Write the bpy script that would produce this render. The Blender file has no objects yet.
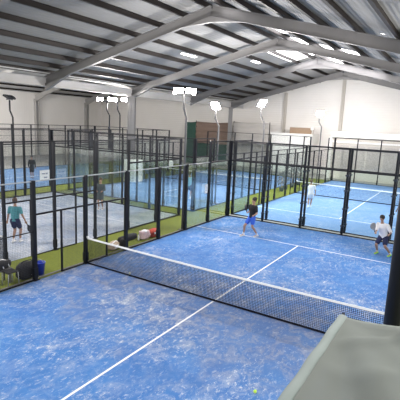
import bpy, bmesh, math, random
from mathutils import Vector, Matrix, noise
random.seed(7)
C = bpy.context.scene.collection
S = bpy.context.scene
PI = math.pi

# ------------------------------------------------------------ materials
def newmat(name):
    m = bpy.data.materials.new(name); m.use_nodes = True
    nt = m.node_tree; nt.nodes.clear()
    out = nt.nodes.new('ShaderNodeOutputMaterial')
    return m, nt, out

def pmat(name, col, rough=.6, metal=0.0, var=.0, scale=8.0, bump=0.0, stretch=(1, 1, 1), spec=.5):
    m, nt, out = newmat(name)
    b = nt.nodes.new('ShaderNodeBsdfPrincipled')
    b.inputs['Roughness'].default_value = rough
    b.inputs['Metallic'].default_value = metal
    b.inputs['Specular IOR Level'].default_value = spec
    tc = nt.nodes.new('ShaderNodeTexCoord'); mp = nt.nodes.new('ShaderNodeMapping')
    mp.inputs['Scale'].default_value = stretch
    nt.links.new(tc.outputs['Object'], mp.inputs['Vector'])
    nz = nt.nodes.new('ShaderNodeTexNoise'); nz.inputs['Scale'].default_value = scale; nz.inputs['Detail'].default_value = 4
    nt.links.new(mp.outputs[0], nz.inputs['Vector'])
    mx = nt.nodes.new('ShaderNodeMix'); mx.data_type = 'RGBA'
    a = tuple(max(0, c * (1 - var)) for c in col); d = tuple(min(1, c * (1 + var)) for c in col)
    mx.inputs['A'].default_value = (*a, 1); mx.inputs['B'].default_value = (*d, 1)
    nt.links.new(nz.outputs['Fac'], mx.inputs['Factor'])
    nt.links.new(mx.outputs['Result'], b.inputs['Base Color'])
    if bump:
        bp = nt.nodes.new('ShaderNodeBump'); bp.inputs['Strength'].default_value = bump
        nt.links.new(nz.outputs['Fac'], bp.inputs['Height']); nt.links.new(bp.outputs[0], b.inputs['Normal'])
    nt.links.new(b.outputs[0], out.inputs[0])
    return m

def turf_mat(name, base, sand, amount, deep, wear=0):
    """blue artificial turf with pale silica sand lying on it in drifts and flecks"""
    m, nt, out = newmat(name)
    N = nt.nodes.new; Lk = nt.links.new
    b = N('ShaderNodeBsdfPrincipled'); b.inputs['Roughness'].default_value = .85; b.inputs['Specular IOR Level'].default_value = .25
    tc = N('ShaderNodeTexCoord')
    def nz(scale, detail, rough, st, rot=0):
        mp = N('ShaderNodeMapping'); mp.inputs['Scale'].default_value = st; mp.inputs['Rotation'].default_value = (0, 0, rot)
        Lk(tc.outputs['Object'], mp.inputs['Vector'])
        n = N('ShaderNodeTexNoise'); n.inputs['Scale'].default_value = scale; n.inputs['Detail'].default_value = detail
        n.inputs['Roughness'].default_value = rough; n.inputs['Distortion'].default_value = .6
        Lk(mp.outputs[0], n.inputs['Vector']); return n.outputs['Fac']
    def ramp(f, lo, hi):
        r = N('ShaderNodeMapRange'); r.inputs['From Min'].default_value = lo; r.inputs['From Max'].default_value = hi
        r.interpolation_type = 'SMOOTHSTEP'
        Lk(f, r.inputs['Value']); return r.outputs[0]
    def math_(op, a, c):
        q = N('ShaderNodeMath'); q.operation = op; q.use_clamp = True
        for i, v in enumerate((a, c)):
            if isinstance(v, float): q.inputs[i].default_value = v
            else: Lk(v, q.inputs[i])
        return q.outputs[0]
    def mix(f, a, c):
        x = N('ShaderNodeMix'); x.data_type = 'RGBA'; Lk(f, x.inputs['Factor'])
        for k, v in (('A', a), ('B', c)):
            if isinstance(v, tuple): x.inputs[k].default_value = (*v, 1)
            else: Lk(v, x.inputs[k])
        return x.outputs['Result']
    big = ramp(nz(.38, 3, .55, (1, 1, 1)), .40, .66)
    mid = ramp(nz(2.6, 6, .75, (1, .75, 1), .5), .42, .72)
    fleck = ramp(nz(13, 5, .85, (1, .55, 1), -.6), .53, .66)
    fine = nz(38, 3, .7, (1, .6, 1), .3)
    col = mix(ramp(nz(.8, 5, .7, (1, 1, 1), 1.1), .3, .7), base, deep)
    s1 = math_('MULTIPLY', math_('MULTIPLY', big, mid), .32)
    s2 = math_('MULTIPLY', fleck, math_('ADD', math_('MULTIPLY', big, .75), .35))
    s = math_('MULTIPLY', math_('ADD', math_('ADD', s1, math_('MULTIPLY', mid, .14)), s2), amount)
    s = math_('MULTIPLY', s, math_('ADD', ramp(fine, .25, .6), .35))
    if wear:            # the pile is trodden flat and greyed in a ragged band on both sides of the net
        sp = N('ShaderNodeSeparateXYZ'); Lk(tc.outputs['Object'], sp.inputs[0])
        q = N('ShaderNodeMath'); q.operation = 'SUBTRACT'; Lk(sp.outputs['Y'], q.inputs[0]); q.inputs[1].default_value = 9.6
        aq = N('ShaderNodeMath'); aq.operation = 'ABSOLUTE'; Lk(q.outputs[0], aq.inputs[0])
        wz = N('ShaderNodeMath'); wz.operation = 'MULTIPLY_ADD'; Lk(nz(.7, 4, .7, (1, 1, 1), 2.0), wz.inputs[0]); wz.inputs[1].default_value = 5.0; Lk(aq.outputs[0], wz.inputs[2])
        band = math_('SUBTRACT', 1.0, ramp(wz.outputs[0], 3.0, 6.4))
        col = mix(math_('MULTIPLY', math_('MULTIPLY', band, math_('ADD', mid, .5)), .72), col, (.145, .17, .29))
        s = math_('ADD', s, math_('MULTIPLY', math_('MULTIPLY', band, mid), .16))
    col = mix(s, col, sand)
    Lk(col, b.inputs['Base Color'])
    bp = N('ShaderNodeBump'); bp.inputs['Strength'].default_value = .25; Lk(fine, bp.inputs['Height']); Lk(bp.outputs[0], b.inputs['Normal'])
    Lk(b.outputs[0], out.inputs[0])
    return m

def ribbed_mat(name, col, rib, axis, rough=.6, depth=.35, var=.06, dirt=.0):
    """profiled sheet metal or panel wall: ribs run along one axis, faint blotchy dirt"""
    m, nt, out = newmat(name)
    N = nt.nodes.new; Lk = nt.links.new
    b = N('ShaderNodeBsdfPrincipled'); b.inputs['Roughness'].default_value = rough
    tc = N('ShaderNodeTexCoord'); w = N('ShaderNodeTexWave')
    w.wave_type = 'BANDS'; w.bands_direction = axis; w.wave_profile = 'SIN'; w.inputs['Scale'].default_value = rib
    Lk(tc.outputs['Object'], w.inputs['Vector'])
    n = N('ShaderNodeTexNoise'); n.inputs['Scale'].default_value = .6; n.inputs['Detail'].default_value = 6
    Lk(tc.outputs['Object'], n.inputs['Vector'])
    x = N('ShaderNodeMix'); x.data_type = 'RGBA'
    x.inputs['A'].default_value = (*[c * (1 - var - dirt) for c in col], 1); x.inputs['B'].default_value = (*[min(1, c * (1 + var)) for c in col], 1)
    Lk(n.outputs['Fac'], x.inputs['Factor']); Lk(x.outputs['Result'], b.inputs['Base Color'])
    bp = N('ShaderNodeBump'); bp.inputs['Strength'].default_value = depth; bp.inputs['Distance'].default_value = .03
    Lk(w.outputs['Fac'], bp.inputs['Height']); Lk(bp.outputs[0], b.inputs['Normal'])
    Lk(b.outputs[0], out.inputs[0])
    return m

def emat(name, col, st):
    m, nt, out = newmat(name)
    e = nt.nodes.new('ShaderNodeEmission'); e.inputs[0].default_value = (*col, 1); e.inputs[1].default_value = st
    nt.links.new(e.outputs[0], out.inputs[0]); return m

def clear_mat(name, tint, gloss, rough=.05):
    """tempered glass sheet: tinted see-through plus a Fresnel reflection"""
    m, nt, out = newmat(name)
    N = nt.nodes.new; Lk = nt.links.new
    t = N('ShaderNodeBsdfTransparent'); t.inputs[0].default_value = (*tint, 1)
    g = N('ShaderNodeBsdfGlossy'); g.inputs['Roughness'].default_value = rough
    f = N('ShaderNodeFresnel'); f.inputs['IOR'].default_value = 1.45
    q = N('ShaderNodeMath'); q.operation = 'MULTIPLY'; q.inputs[1].default_value = gloss
    Lk(f.outputs[0], q.inputs[0])
    x = N('ShaderNodeMixShader'); Lk(q.outputs[0], x.inputs[0]); Lk(t.outputs[0], x.inputs[1]); Lk(g.outputs[0], x.inputs[2])
    Lk(x.outputs[0], out.inputs[0]); return m

def net_cloth_mat(name, col, opac):
    """knitted shade net: cloth colour with fine holes one can faintly look through"""
    m, nt, out = newmat(name)
    N = nt.nodes.new; Lk = nt.links.new
    t = N('ShaderNodeBsdfTransparent')
    d = N('ShaderNodeBsdfDiffuse'); d.inputs[0].default_value = (*col, 1)
    tl = N('ShaderNodeBsdfTranslucent'); tl.inputs[0].default_value = (*col, 1)
    a = N('ShaderNodeMixShader'); a.inputs[0].default_value = .3; Lk(d.outputs[0], a.inputs[1]); Lk(tl.outputs[0], a.inputs[2])
    tc = N('ShaderNodeTexCoord'); w = N('ShaderNodeTexNoise'); w.inputs['Scale'].default_value = 2.5
    Lk(tc.outputs['Object'], w.inputs['Vector'])
    r = N('ShaderNodeMapRange'); r.inputs['To Min'].default_value = opac - .05; r.inputs['To Max'].default_value = min(1, opac + .05)
    Lk(w.outputs['Fac'], r.inputs['Value'])
    x = N('ShaderNodeMixShader'); Lk(r.outputs[0], x.inputs[0]); Lk(t.outputs[0], x.inputs[1]); Lk(a.outputs[0], x.inputs[2])
    Lk(x.outputs[0], out.inputs[0]); return m

M = dict(
    turf_near=turf_mat('turf_blue', (.066, .212, .53), (.56, .60, .66), 1.1, (.048, .160, .45), 1),
    turf_sandy=turf_mat('turf_sandy', (.50, .55, .64), (.78, .78, .78), 1.0, (.28, .36, .52)),
    turf_far=turf_mat('turf_far', (.14, .265, .50), (.44, .50, .62), .9, (.115, .23, .46)),  # paler than the near turf: haze and glass veil put into the colour
    green=pmat('green_turf', (.140, .170, .014), .95, 0, .25, 9, .3),
    conc=pmat('concrete', (.36, .35, .34), .9, 0, .12, 2),
    line=pmat('line_white', (.80, .82, .86), .8, 0, .08, 20),
    black=pmat('black_powder_coat', (.007, .008, .013), .5, 0, .3, 6, spec=.25),
    wire=pmat('black_wire', (.055, .06, .07), .7, 0, .1, 6, spec=.15),
    lightrail=pmat('pale_rail', (.36, .38, .40), .4, .3, .1, 10),
    clamp=pmat('clamp_steel', (.03, .04, .06), .4, .6, .1, 10),
    glass=clear_mat('court_glass', (.965, .988, .98), .4),
    netcord=pmat('net_cord', (.012, .013, .02), .9, 0, .2, 30, spec=.05),
    tape=pmat('net_tape', (.86, .87, .88), .7, 0, .05, 20),
    steel_pale=pmat('pale_painted_steel', (.42, .41, .40), .6, 0, .08, 2),
    steel=pmat('grey_steel', (.17, .165, .165), .5, .2, .15, 2),
    purlin=pmat('brown_purlin', (.011, .007, .006), .6, .1, .3, 3),
    sheet=ribbed_mat('roof_sheet', (.20, .20, .20), 1.6, 'X', .8, .4, .12),
    sheet2=ribbed_mat('roof_sheet_pale', (.50, .50, .50), 1.6, 'X', .55, .4, .1),
    wallw=ribbed_mat('wall_panel', (.83, .80, .77), 1.0, 'Y', .7, .3, .05),
    wallx=ribbed_mat('wall_block', (.78, .75, .72), 1.3, 'Z', .8, .3, .06),
    white=pmat('white_board', (.82, .81, .78), .6, 0, .04, 3),
    beige=pmat('beige_panel', (.55, .51, .46), .7, 0, .08, 3),
    lampglass=emat('lamp_lens', (1, .97, .93), 55),
    lampoff=pmat('lamp_lens_off', (.06, .055, .05), .25, 0, .1, 9),
    galv=pmat('galvanised_pole', (.13, .13, .135), .5, .2, .1, 6),
    sky=emat('skylight_glare', (1.0, .98, 1.0), 12),
    brown=pmat('brown_tarp', (.21, .145, .115), .8, 0, .18, 1.5, .4, (1, 1, 5)),
    grey=pmat('grey_tarp', (.46, .43, .40), .8, 0, .12, 1.5, .4, (1, 1, 4)),
    greencl=pmat('green_tarp', (.025, .075, .055), .8, 0, .2, 2),
    card=pmat('cardboard', (.30, .21, .14), .85, 0, .1, 4),
    shade=net_cloth_mat('shade_net', (.215, .235, .222), .86),
    shadehem=net_cloth_mat('shade_hem', (.30, .345, .335), .96),
    skin=pmat('skin', (.34, .20, .145), .55, 0, .08, 12),
    hair=pmat('dark_hair', (.02, .015, .012), .6, 0, .3, 40, .3),
    hairb=pmat('brown_hair', (.09, .05, .03), .6, 0, .3, 40, .3),
    c_black=pmat('black_cloth', (.009, .009, .012), .85, 0, .3, 20, .2),
    c_blue=pmat('blue_cloth', (.03, .11, .55), .8, 0, .15, 20, .2),
    c_white=pmat('white_cloth', (.80, .79, .82), .85, 0, .06, 14, .2),
    c_navy=pmat('navy_cloth', (.015, .022, .075), .85, 0, .2, 20, .2),
    c_teal=pmat('teal_cloth', (.07, .26, .31), .85, 0, .12, 16, .2),
    c_pteal=pmat('pale_teal_cloth', (.20, .42, .48), .85, 0, .12, 16, .2),
    c_grey=pmat('grey_cloth', (.06, .08, .085), .85, 0, .2, 16, .2),
    lime=pmat('lime_shoe', (.32, .75, .06), .5, 0, .1, 20),
    shoew=pmat('white_shoe', (.8, .8, .8), .5, 0, .05, 20),
    shoeg=pmat('dark_shoe', (.08, .08, .09), .6, 0, .1, 20),
    rkt=pmat('racket_black', (.02, .02, .025), .4, 0, .2, 20),
    rktg=pmat('racket_grey', (.20, .21, .24), .4, 0, .15, 20),
    ball=pmat('felt_ball', (.52, .80, .10), .9, 0, .1, 60, .3),
    ballw=pmat('worn_ball', (.72, .74, .50), .9, 0, .1, 60, .3),
    bblue=pmat('blue_plastic', (.02, .045, .36), .35, 0, .1, 6),
    red=pmat('red_cloth', (.42, .05, .03), .8, 0, .2, 14, .2),
    tan=pmat('tan_cloth', (.42, .33, .24), .8, 0, .2, 10, .2),
    pink=pmat('pink_white_cloth', (.68, .50, .52), .8, 0, .2, 10, .2),
    leaf=pmat('dull_leaf', (.13, .145, .15), .7, 0, .3, 9),
    paper=pmat('paper', (.80, .82, .84), .6, 0, .03, 5),
    ink=pmat('ink', (.22, .25, .35), .6, 0, .1, 5),
)

# ------------------------------------------------------------ mesh helpers
class MB:
    def __init__(s): s.v = []; s.f = []
    def add(s, vs, fs):
        o = len(s.v); s.v += [tuple(p) for p in vs]; s.f += [tuple(i + o for i in f) for f in fs]; return s
    def box(s, a, b):
        x0, y0, z0 = a; x1, y1, z1 = b
        return s.add([(x0, y0, z0), (x1, y0, z0), (x1, y1, z0), (x0, y1, z0), (x0, y0, z1), (x1, y0, z1), (x1, y1, z1), (x0, y1, z1)],
                     [(0, 3, 2, 1), (4, 5, 6, 7), (0, 1, 5, 4), (1, 2, 6, 5), (2, 3, 7, 6), (3, 0, 4, 7)])
    def bar(s, p, q, w, h=None, up=(0, 0, 1)):
        """rectangular bar from p to q"""
        h = h or w; p = Vector(p); q = Vector(q); d = (q - p).normalized(); u = Vector(up)
        if abs(d.dot(u)) > .98: u = Vector((0, 1, 0))
        a = d.cross(u).normalized() * w / 2; c = a.cross(d).normalized() * h / 2
        vs = [e + i * a + j * c for e in (p, q) for i, j in ((-1, -1), (1, -1), (1, 1), (-1, 1))]
        return s.add(vs, [(0, 3, 2, 1), (4, 5, 6, 7), (0, 1, 5, 4), (1, 2, 6, 5), (2, 3, 7, 6), (3, 0, 4, 7)])
    def tube(s, pts, r, n=10, caps=True):
        pts = [Vector(p) for p in pts]; rs = r if isinstance(r, (list, tuple)) else [r] * len(pts)
        rings = []
        t0 = (pts[1] - pts[0]).normalized(); u = Vector((0, 0, 1)) if abs(t0.z) < .9 else Vector((1, 0, 0))
        a = t0.cross(u).normalized()
        for i, p in enumerate(pts):
            t = (pts[min(i + 1, len(pts) - 1)] - pts[max(i - 1, 0)]).normalized()
            a = (a - t * a.dot(t)).normalized(); c = t.cross(a)
            rings.append([p + (a * math.cos(k * 2 * PI / n) + c * math.sin(k * 2 * PI / n)) * rs[i] for k in range(n)])
        return s.loft(rings, caps)
    def loft(s, rings, caps=True):
        n = len(rings[0]); vs = [p for r in rings for p in r]; fs = []
        for i in range(len(rings) - 1):
            for k in range(n):
                fs.append((i * n + k, i * n + (k + 1) % n, (i + 1) * n + (k + 1) % n, (i + 1) * n + k))
        if caps: fs.append(tuple(range(n - 1, -1, -1))); fs.append(tuple(range((len(rings) - 1) * n, len(rings) * n)))
        return s.add(vs, fs)
    def ball(s, c, r, n=12, m=8, rot=None):
        c = Vector(c); r = r if isinstance(r, (list, tuple)) else (r, r, r); rings = []
        for i in range(m + 1):
            th = PI * (i + .02) / (m + .04)
            ring = []
            for k in range(n):
                p = Vector((math.sin(th) * math.cos(2 * PI * k / n) * r[0], math.sin(th) * math.sin(2 * PI * k / n) * r[1], math.cos(th) * r[2]))
                if rot: p = rot @ p
                ring.append(c + p)
            rings.append(ring)
        return s.loft(rings[::-1])
    def mesh(s, name, mat, smooth=False):
        me = bpy.data.meshes.new(name); me.from_pydata(s.v, [], s.f); me.update()
        if mat: me.materials.append(mat)
        if smooth:
            for p in me.polygons: p.use_smooth = True
        return me
    def build(s, name, mat, parent=None, smooth=False, bevel=0, loc=None, rz=0):
        o = bpy.data.objects.new(name, s.mesh(name, mat, smooth)); C.objects.link(o)
        if parent: o.parent = parent
        if loc: o.location = loc
        o.rotation_euler.z = rz
        if bevel:
            b = o.modifiers.new('bevel', 'BEVEL'); b.width = bevel; b.segments = 2; b.limit_method = 'ANGLE'
        return o

def inst(name, me, parent=None, loc=(0, 0, 0), rot=(0, 0, 0)):
    o = bpy.data.objects.new(name, me); C.objects.link(o); o.parent = parent; o.location = loc; o.rotation_euler = rot; return o

def thing(name, label, cat, loc=(0, 0, 0), rz=0, group=None):
    o = bpy.data.objects.new(name, None); C.objects.link(o); o.location = loc; o.rotation_euler = (0, 0, rz)
    o.empty_display_size = .1; o['label'] = label; o['category'] = cat
    if group: o['group'] = group
    return o

def tag(o, label, cat, group=None):
    o['label'] = label; o['category'] = cat
    if group: o['group'] = group
    return o

def struct(o, label=None, cat=None):
    o['kind'] = 'structure'
    if label: o['label'] = label
    if cat: o['category'] = cat
    return o

# ------------------------------------------------------------ hall shell
Y0, Y1 = -13.0, 35.5
XV, XR, XE = -17.2, -5.4, 6.4          # valley, ridge and right eave of the court hall
ZV, ZR = 7.05, 10.0                    # centre height of the rafters there
XR2, XW = -28.6, -40.0
UP = .40                               # roof sheets sit this far above the rafter centres
def zroof(x):
    if x >= XR: return ZR + (x - XR) / (XE - XR) * (ZV - ZR)
    if x >= XV: return ZV + (x - XV) / (XR - XV) * (ZR - ZV)
    if x >= XR2: return ZR + (x - XR2) / (XV - XR2) * (ZV - ZR)
    return ZV + (x - XW) / (XR2 - XW) * (ZR - ZV)

struct(MB().box((XW - .3, Y0, -.2), (XE + 3, Y1 + .3, 0)).build('floor', M['green']), 'dull green turf floor around the courts', 'floor')

struct(MB().box((XW, Y0, 0), (-29.4, Y1, .006)).build('floor', M['conc']), 'grey concrete strip along the far left wall', 'floor')
struct(MB().box((-29.4, 30.9, 0), (XE + 3, Y1, .006)).build('floor', M['conc']), 'grey concrete floor along the end wall', 'floor')
struct(MB().box((-5.2, 10.0, 0), (5.2, 10.62, .009)).build('floor', M['conc']), 'narrow grey strip between the two glass walls', 'floor')
def roof_plane(name, xa, xb, mat, holes=()):
    """one roof slope: a sheet with skylight openings cut into it"""
    xs = sorted({xa, xb, *[h[0] for h in holes], *[h[1] for h in holes]}); ys = sorted({Y0, Y1, *[h[2] for h in holes], *[h[3] for h in holes]})
    mb = MB()
    for i in range(len(xs) - 1):
        for j in range(len(ys) - 1):
            cx, cy = (xs[i] + xs[i + 1]) / 2, (ys[j] + ys[j + 1]) / 2
            if any(h[0] < cx < h[1] and h[2] < cy < h[3] for h in holes): continue
            p = [(x, y, zroof(x) + UP + .1 + t) for t in (0, .06) for x, y in ((xs[i], ys[j]), (xs[i + 1], ys[j]), (xs[i + 1], ys[j + 1]), (xs[i], ys[j + 1]))]
            mb.add(p, [(0, 3, 2, 1), (4, 5, 6, 7), (0, 1, 5, 4), (1, 2, 6, 5), (2, 3, 7, 6), (3, 0, 4, 7)])
    return struct(mb.build(name, mat))

SKY_R = [(-5.2, -3.40, 16.6, 24.2), (-3.20, -.4, 17.2, 24.2), (-5.2, -3.40, 24.6, 30.0), (-5.0, -4.4, 12.2, 15.4), (-3.9, -3.3, 11.6, 14.4), (-4.8, -4.3, 5.0, 7.6), (-.9, -.65, 10.0, 12.0), (1.9, 2.1, 9.0, 9.2)]  # skylight panels made larger so their glow stands for the ridge glare
SKY_L = [(-7.5, -5.6, 17.5, 24.2), (-13.6, -13.3, 10.0, 10.5), (-10.9, -10.65, 13.4, 15.2), (-8.9, -8.65, 13.4, 14.6), (-11.9, -11.6, 19.8, 21.2), (-13.4, -13.15, 19.6, 21.4), (-9.2, -8.9, 20.2, 21.6)]  # big panel carries the ridge glare, small ones make bright spots
ceil = roof_plane('ceiling', XR, XE, M['sheet'], SKY_R); ceil['label'] = 'grey ribbed roof sheeting right of the ridge'; ceil['category'] = 'ceiling'
ceil = roof_plane('ceiling', XV, XR, M['sheet'], SKY_L); ceil['label'] = 'grey ribbed roof sheeting between the ridge and the valley'; ceil['category'] = 'ceiling'
ceil = roof_plane('ceiling', XR2, XV, M['sheet2']); ceil['label'] = 'pale roof sheeting of the next bay beyond the valley'; ceil['category'] = 'ceiling'
ceil = roof_plane('ceiling', XW, XR2, M['sheet2']); ceil['label'] = 'pale roof sheeting sloping to the far left wall'; ceil['category'] = 'ceiling'
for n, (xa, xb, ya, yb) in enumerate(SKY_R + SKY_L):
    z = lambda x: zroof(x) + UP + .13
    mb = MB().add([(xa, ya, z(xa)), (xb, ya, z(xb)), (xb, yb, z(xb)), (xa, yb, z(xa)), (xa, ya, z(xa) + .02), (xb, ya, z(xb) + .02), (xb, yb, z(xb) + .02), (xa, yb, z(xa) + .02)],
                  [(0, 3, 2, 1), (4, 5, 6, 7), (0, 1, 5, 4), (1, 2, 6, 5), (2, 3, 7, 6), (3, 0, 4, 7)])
    struct(mb.build('skylight_glow_%d' % (n + 1), M['sky']), 'glowing roof panel for skylights and the glare around them', 'skylight')

# walls
def gable(name, segs, mat):
    mb = MB(); y = Y1
    for xa, xb in segs:
        a, b = zroof(xa) + UP + .15, zroof(xb) + UP + .15
        mb.add([(xa, y, 0), (xb, y, 0), (xb, y, b), (xa, y, a), (xa, y + .25, 0), (xb, y + .25, 0), (xb, y + .25, b), (xa, y + .25, a)],
               [(0, 1, 2, 3), (7, 6, 5, 4), (0, 4, 5, 1), (1, 5, 6, 2), (2, 6, 7, 3), (3, 7, 4, 0)])
    return mb.build(name, mat)
struct(gable('wall_back', [(XV, XR), (XR, XE + .2)], M['wallx']), 'tall off-white gable wall behind the far court', 'wall')
struct(gable('wall_back_left', [(XW, XR2), (XR2, XV)], M['wallx']), 'off-white end wall of the next bay', 'wall')
struct(MB().box((XW - .25, Y0, 0), (XW, Y1 + .25, ZV + UP + .1)).build('wall_left', M['wallw']), 'long cream side wall on the far left', 'wall')

FR = [-7.9 + .1, .1, 8.1, 16.1, 24.4, 32.5]
def ibeam(mb, p, q, d, w, t=.03):
    """steel I-section between two points, web upright"""
    p = Vector(p); q = Vector(q); n = (q - p).normalized(); side = n.cross(Vector((0, 0, 1))).normalized(); upv = side.cross(n).normalized()
    mb.bar(p, q, t, d)
    mb.bar(p + upv * (d / 2), q + upv * (d / 2), w, t); mb.bar(p - upv * (d / 2), q - upv * (d / 2), w, t)
def rafter(y, xa, za, xr, zr, xb, zb, label, mat='steel'):
    t = thing('steel_rafter', label, 'steel frame', (xr, y, zr)); t['kind'] = 'structure'
    for (x0, z0, nm) in ((xa, za, 'rafter_beam'), (xb, zb, 'rafter_beam')):
        mb = MB(); ibeam(mb, (x0 - xr, 0, z0 - zr), (0, 0, 0), .44, .2); mb.build(nm, M[mat], t)
        # tapered haunch at the eave
        sx = 1 if x0 < xr else -1; L = 2.4; m = (zr - z0) / abs(xr - x0)
        a = Vector((x0 - xr, 0, z0 - zr)); e = a + Vector((sx * L, 0, L * m))
        vs = [Vector((p.x, yy, p.z + dz)) for yy in (-.1, .1) for p, dz in ((a, -.2), (e, -.2), (a, -.62))]
        MB().add(vs, [(0, 1, 2), (5, 4, 3), (0, 3, 4, 1), (1, 4, 5, 2), (2, 5, 3, 0)]).build('haunch', M[mat], t)
    # apex haunch below the ridge
    m = (ZR - ZV) / 11.8; L = 1.8
    vs = [Vector((x, yy, z)) for yy in (-.1, .1) for x, z in ((0, -.18), (-L, -L * m - .2), (0, -.52), (L, -L * m - .2))]
    MB().add(vs, [(0, 1, 2, 3), (7, 6, 5, 4), (0, 4, 5, 1), (1, 5, 6, 2), (2, 6, 7, 3), (3, 7, 4, 0)]).build('apex_plate', M[mat], t)
    return t
names = ['nearest', 'second', 'third', 'fourth', 'fifth', 'sixth']
for i, y in enumerate(FR):
    if i < 1: continue
    lab = {8.1: 'grey steel roof rafter crossing the top of the photo, nearest one in view', 16.1: 'grey steel rafter meeting the tall left column, second in view', 24.4: 'third steel rafter back, by the bright skylights', 32.5: 'farthest steel rafter, in front of the end wall', .1: 'steel rafter overhead'}[y]
    rafter(y, XV, ZV, XR, ZR, XE, ZV, lab)
    if y > 15: rafter(y, XW, ZV, XR2, ZR, XV, ZV, {16.1: 'pale rafter of the next bay nearest the valley column', 24.4: 'pale rafter of the next bay at the first wall column', 32.5: 'pale rafter of the next bay at the second wall column'}[y], 'steel_pale')

# purlins: dark brown sections running the length of the hall
def purlin(x, y0, y1, w=.10, d=.24):
    z = zroof(x) + UP - .03
    mb = MB().box((x - .02, y0, z - d / 2), (x + .02, y1, z + d / 2)).box((x - .02, y0, z - d / 2 - .01), (x + w, y1, z - d / 2 + .02)).box((x - w, y0, z + d / 2 - .02), (x + .02, y1, z + d / 2 + .01))
    o = struct(mb.build('roof_purlin', M['purlin'])); o['label'] = 'dark brown purlin under the roof sheeting'; o['category'] = 'purlin'; o['group'] = 'dark roof purlins'
for x in (-16.9, -15.75, -14.4, -12.95, -11.45, -9.95, -8.45, -7.0, -5.75, -4.85, -3.3, -1.8, -.3, 1.2, 2.7, 4.2, 5.6):
    purlin(x, Y0, Y1)
for x in (-39, -37.5, -36, -34.5, -33, -31.5, -30):
    purlin(x, 5, Y1, .06, .16)
# valley gutter beam carried by the tall columns
mb = MB(); ibeam(mb, (XV, Y0, ZV - .12), (XV, Y1, ZV - .12), .5, .25); mb.box((XV - .45, Y0, ZV + .35), (XV + .45, Y1, ZV + .42))
struct(mb.build('valley_beam', M['steel_pale']), 'grey steel valley beam between the two roof bays', 'beam')
def column(x, y, h, w, label, mat='steel', rz=0):
    mb = MB(); mb.box((-w / 2, -w * .45, 0), (w / 2, -w * .45 + .025, h)).box((-w / 2, w * .45 - .025, 0), (w / 2, w * .45, h)).box((-.015, -w * .45, 0), (.015, w * .45, h))
    t = thing('steel_column', label, 'column', (x, y, 0), rz); t['kind'] = 'structure'
    mb.build('shaft', M[mat], t); MB().box((-w * .7, -w * .7, 0), (w * .7, w * .7, .03)).build('base_plate', M[mat], t)
    return t
column(XV, 16.1, ZV - .35, .55, 'tall grey steel column standing left of the middle of the hall', rz=.5)
column(XV, 32.5, ZV - .35, .45, 'tall grey steel column near the end wall behind the hung sheets', rz=.5)
for y in (16.1, 24.4, 32.5): column(XW + .2, y, ZV - .2, .5, 'pale column against the far left wall, %s' % {16.1: 'nearest', 24.4: 'left of the two in view', 32.5: 'right of the two in view'}[y], 'steel_pale')
for x, l in ((-12.0, 'slim column on the end wall above the white container'), (-5.9, 'slim column on the end wall left of the white booth')):
    column(x, Y1 - .16, zroof(x) + .1, .3, l, 'beige')
struct(MB().box((-.55, -.5, 0), (.55, .5, 1.75)).build('column_casing', M['white'], None, bevel=.03, loc=(-16.95, 16.1, .0)), 'white casing boxed around the foot of the tall column', 'column casing')

# ------------------------------------------------------------ courts
MESH = {}
def wire_mesh(w, h, pitch=.05, r=.0013):
    """welded wire panel lying in local x-z, every wire its own square bar"""
    k = (round(w, 2), round(h, 2), pitch)
    if k in MESH: return MESH[k]
    mb = MB(); nx = int(w / pitch); nz = int(h / pitch)
    for i in range(nx + 1):
        x = w * i / nx; mb.add([(x - r, -r, 0), (x + r, -r, 0), (x + r, r, 0), (x - r, r, 0), (x - r, -r, h), (x + r, -r, h), (x + r, r, h), (x - r, r, h)], [(0, 1, 5, 4), (1, 2, 6, 5), (2, 3, 7, 6), (3, 0, 4, 7)])
    for j in range(nz + 1):
        z = h * j / nz; mb.add([(0, -r, z - r), (0, r, z - r), (0, r, z + r), (0, -r, z + r), (w, -r, z - r), (w, r, z - r), (w, r, z + r), (w, -r, z + r)], [(0, 1, 5, 4), (1, 2, 6, 5), (2, 3, 7, 6), (3, 0, 4, 7)])
    MESH[k] = mb.mesh('wire_panel', M['wire']); return MESH[k]
def pane(w, h):
    k = ('g', round(w, 2), round(h, 2))
    if k not in MESH: MESH[k] = MB().box((.02, -.005, 0), (w - .02, .005, h)).mesh('glass_pane', M['glass'])
    return MESH[k]
def post_mesh(h, w=.09):
    k = ('p', h, w)
    if k not in MESH:
        MESH[k] = MB().box((-w / 2, -w / 2, 0), (w / 2, w / 2, h)).box((-w * .95, -w * .95, 0), (w * .95, w * .95, .015)).box((-w / 2 - .015, -w / 2 - .012, .1), (w / 2 + .015, w / 2 + .012, .4)).mesh('post', M['black'])
    return MESH[k]
CLAMP = MB().box((-.085, -.06, -.035), (.085, .06, .035)).mesh('glass_clamp', M['clamp'])

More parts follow.
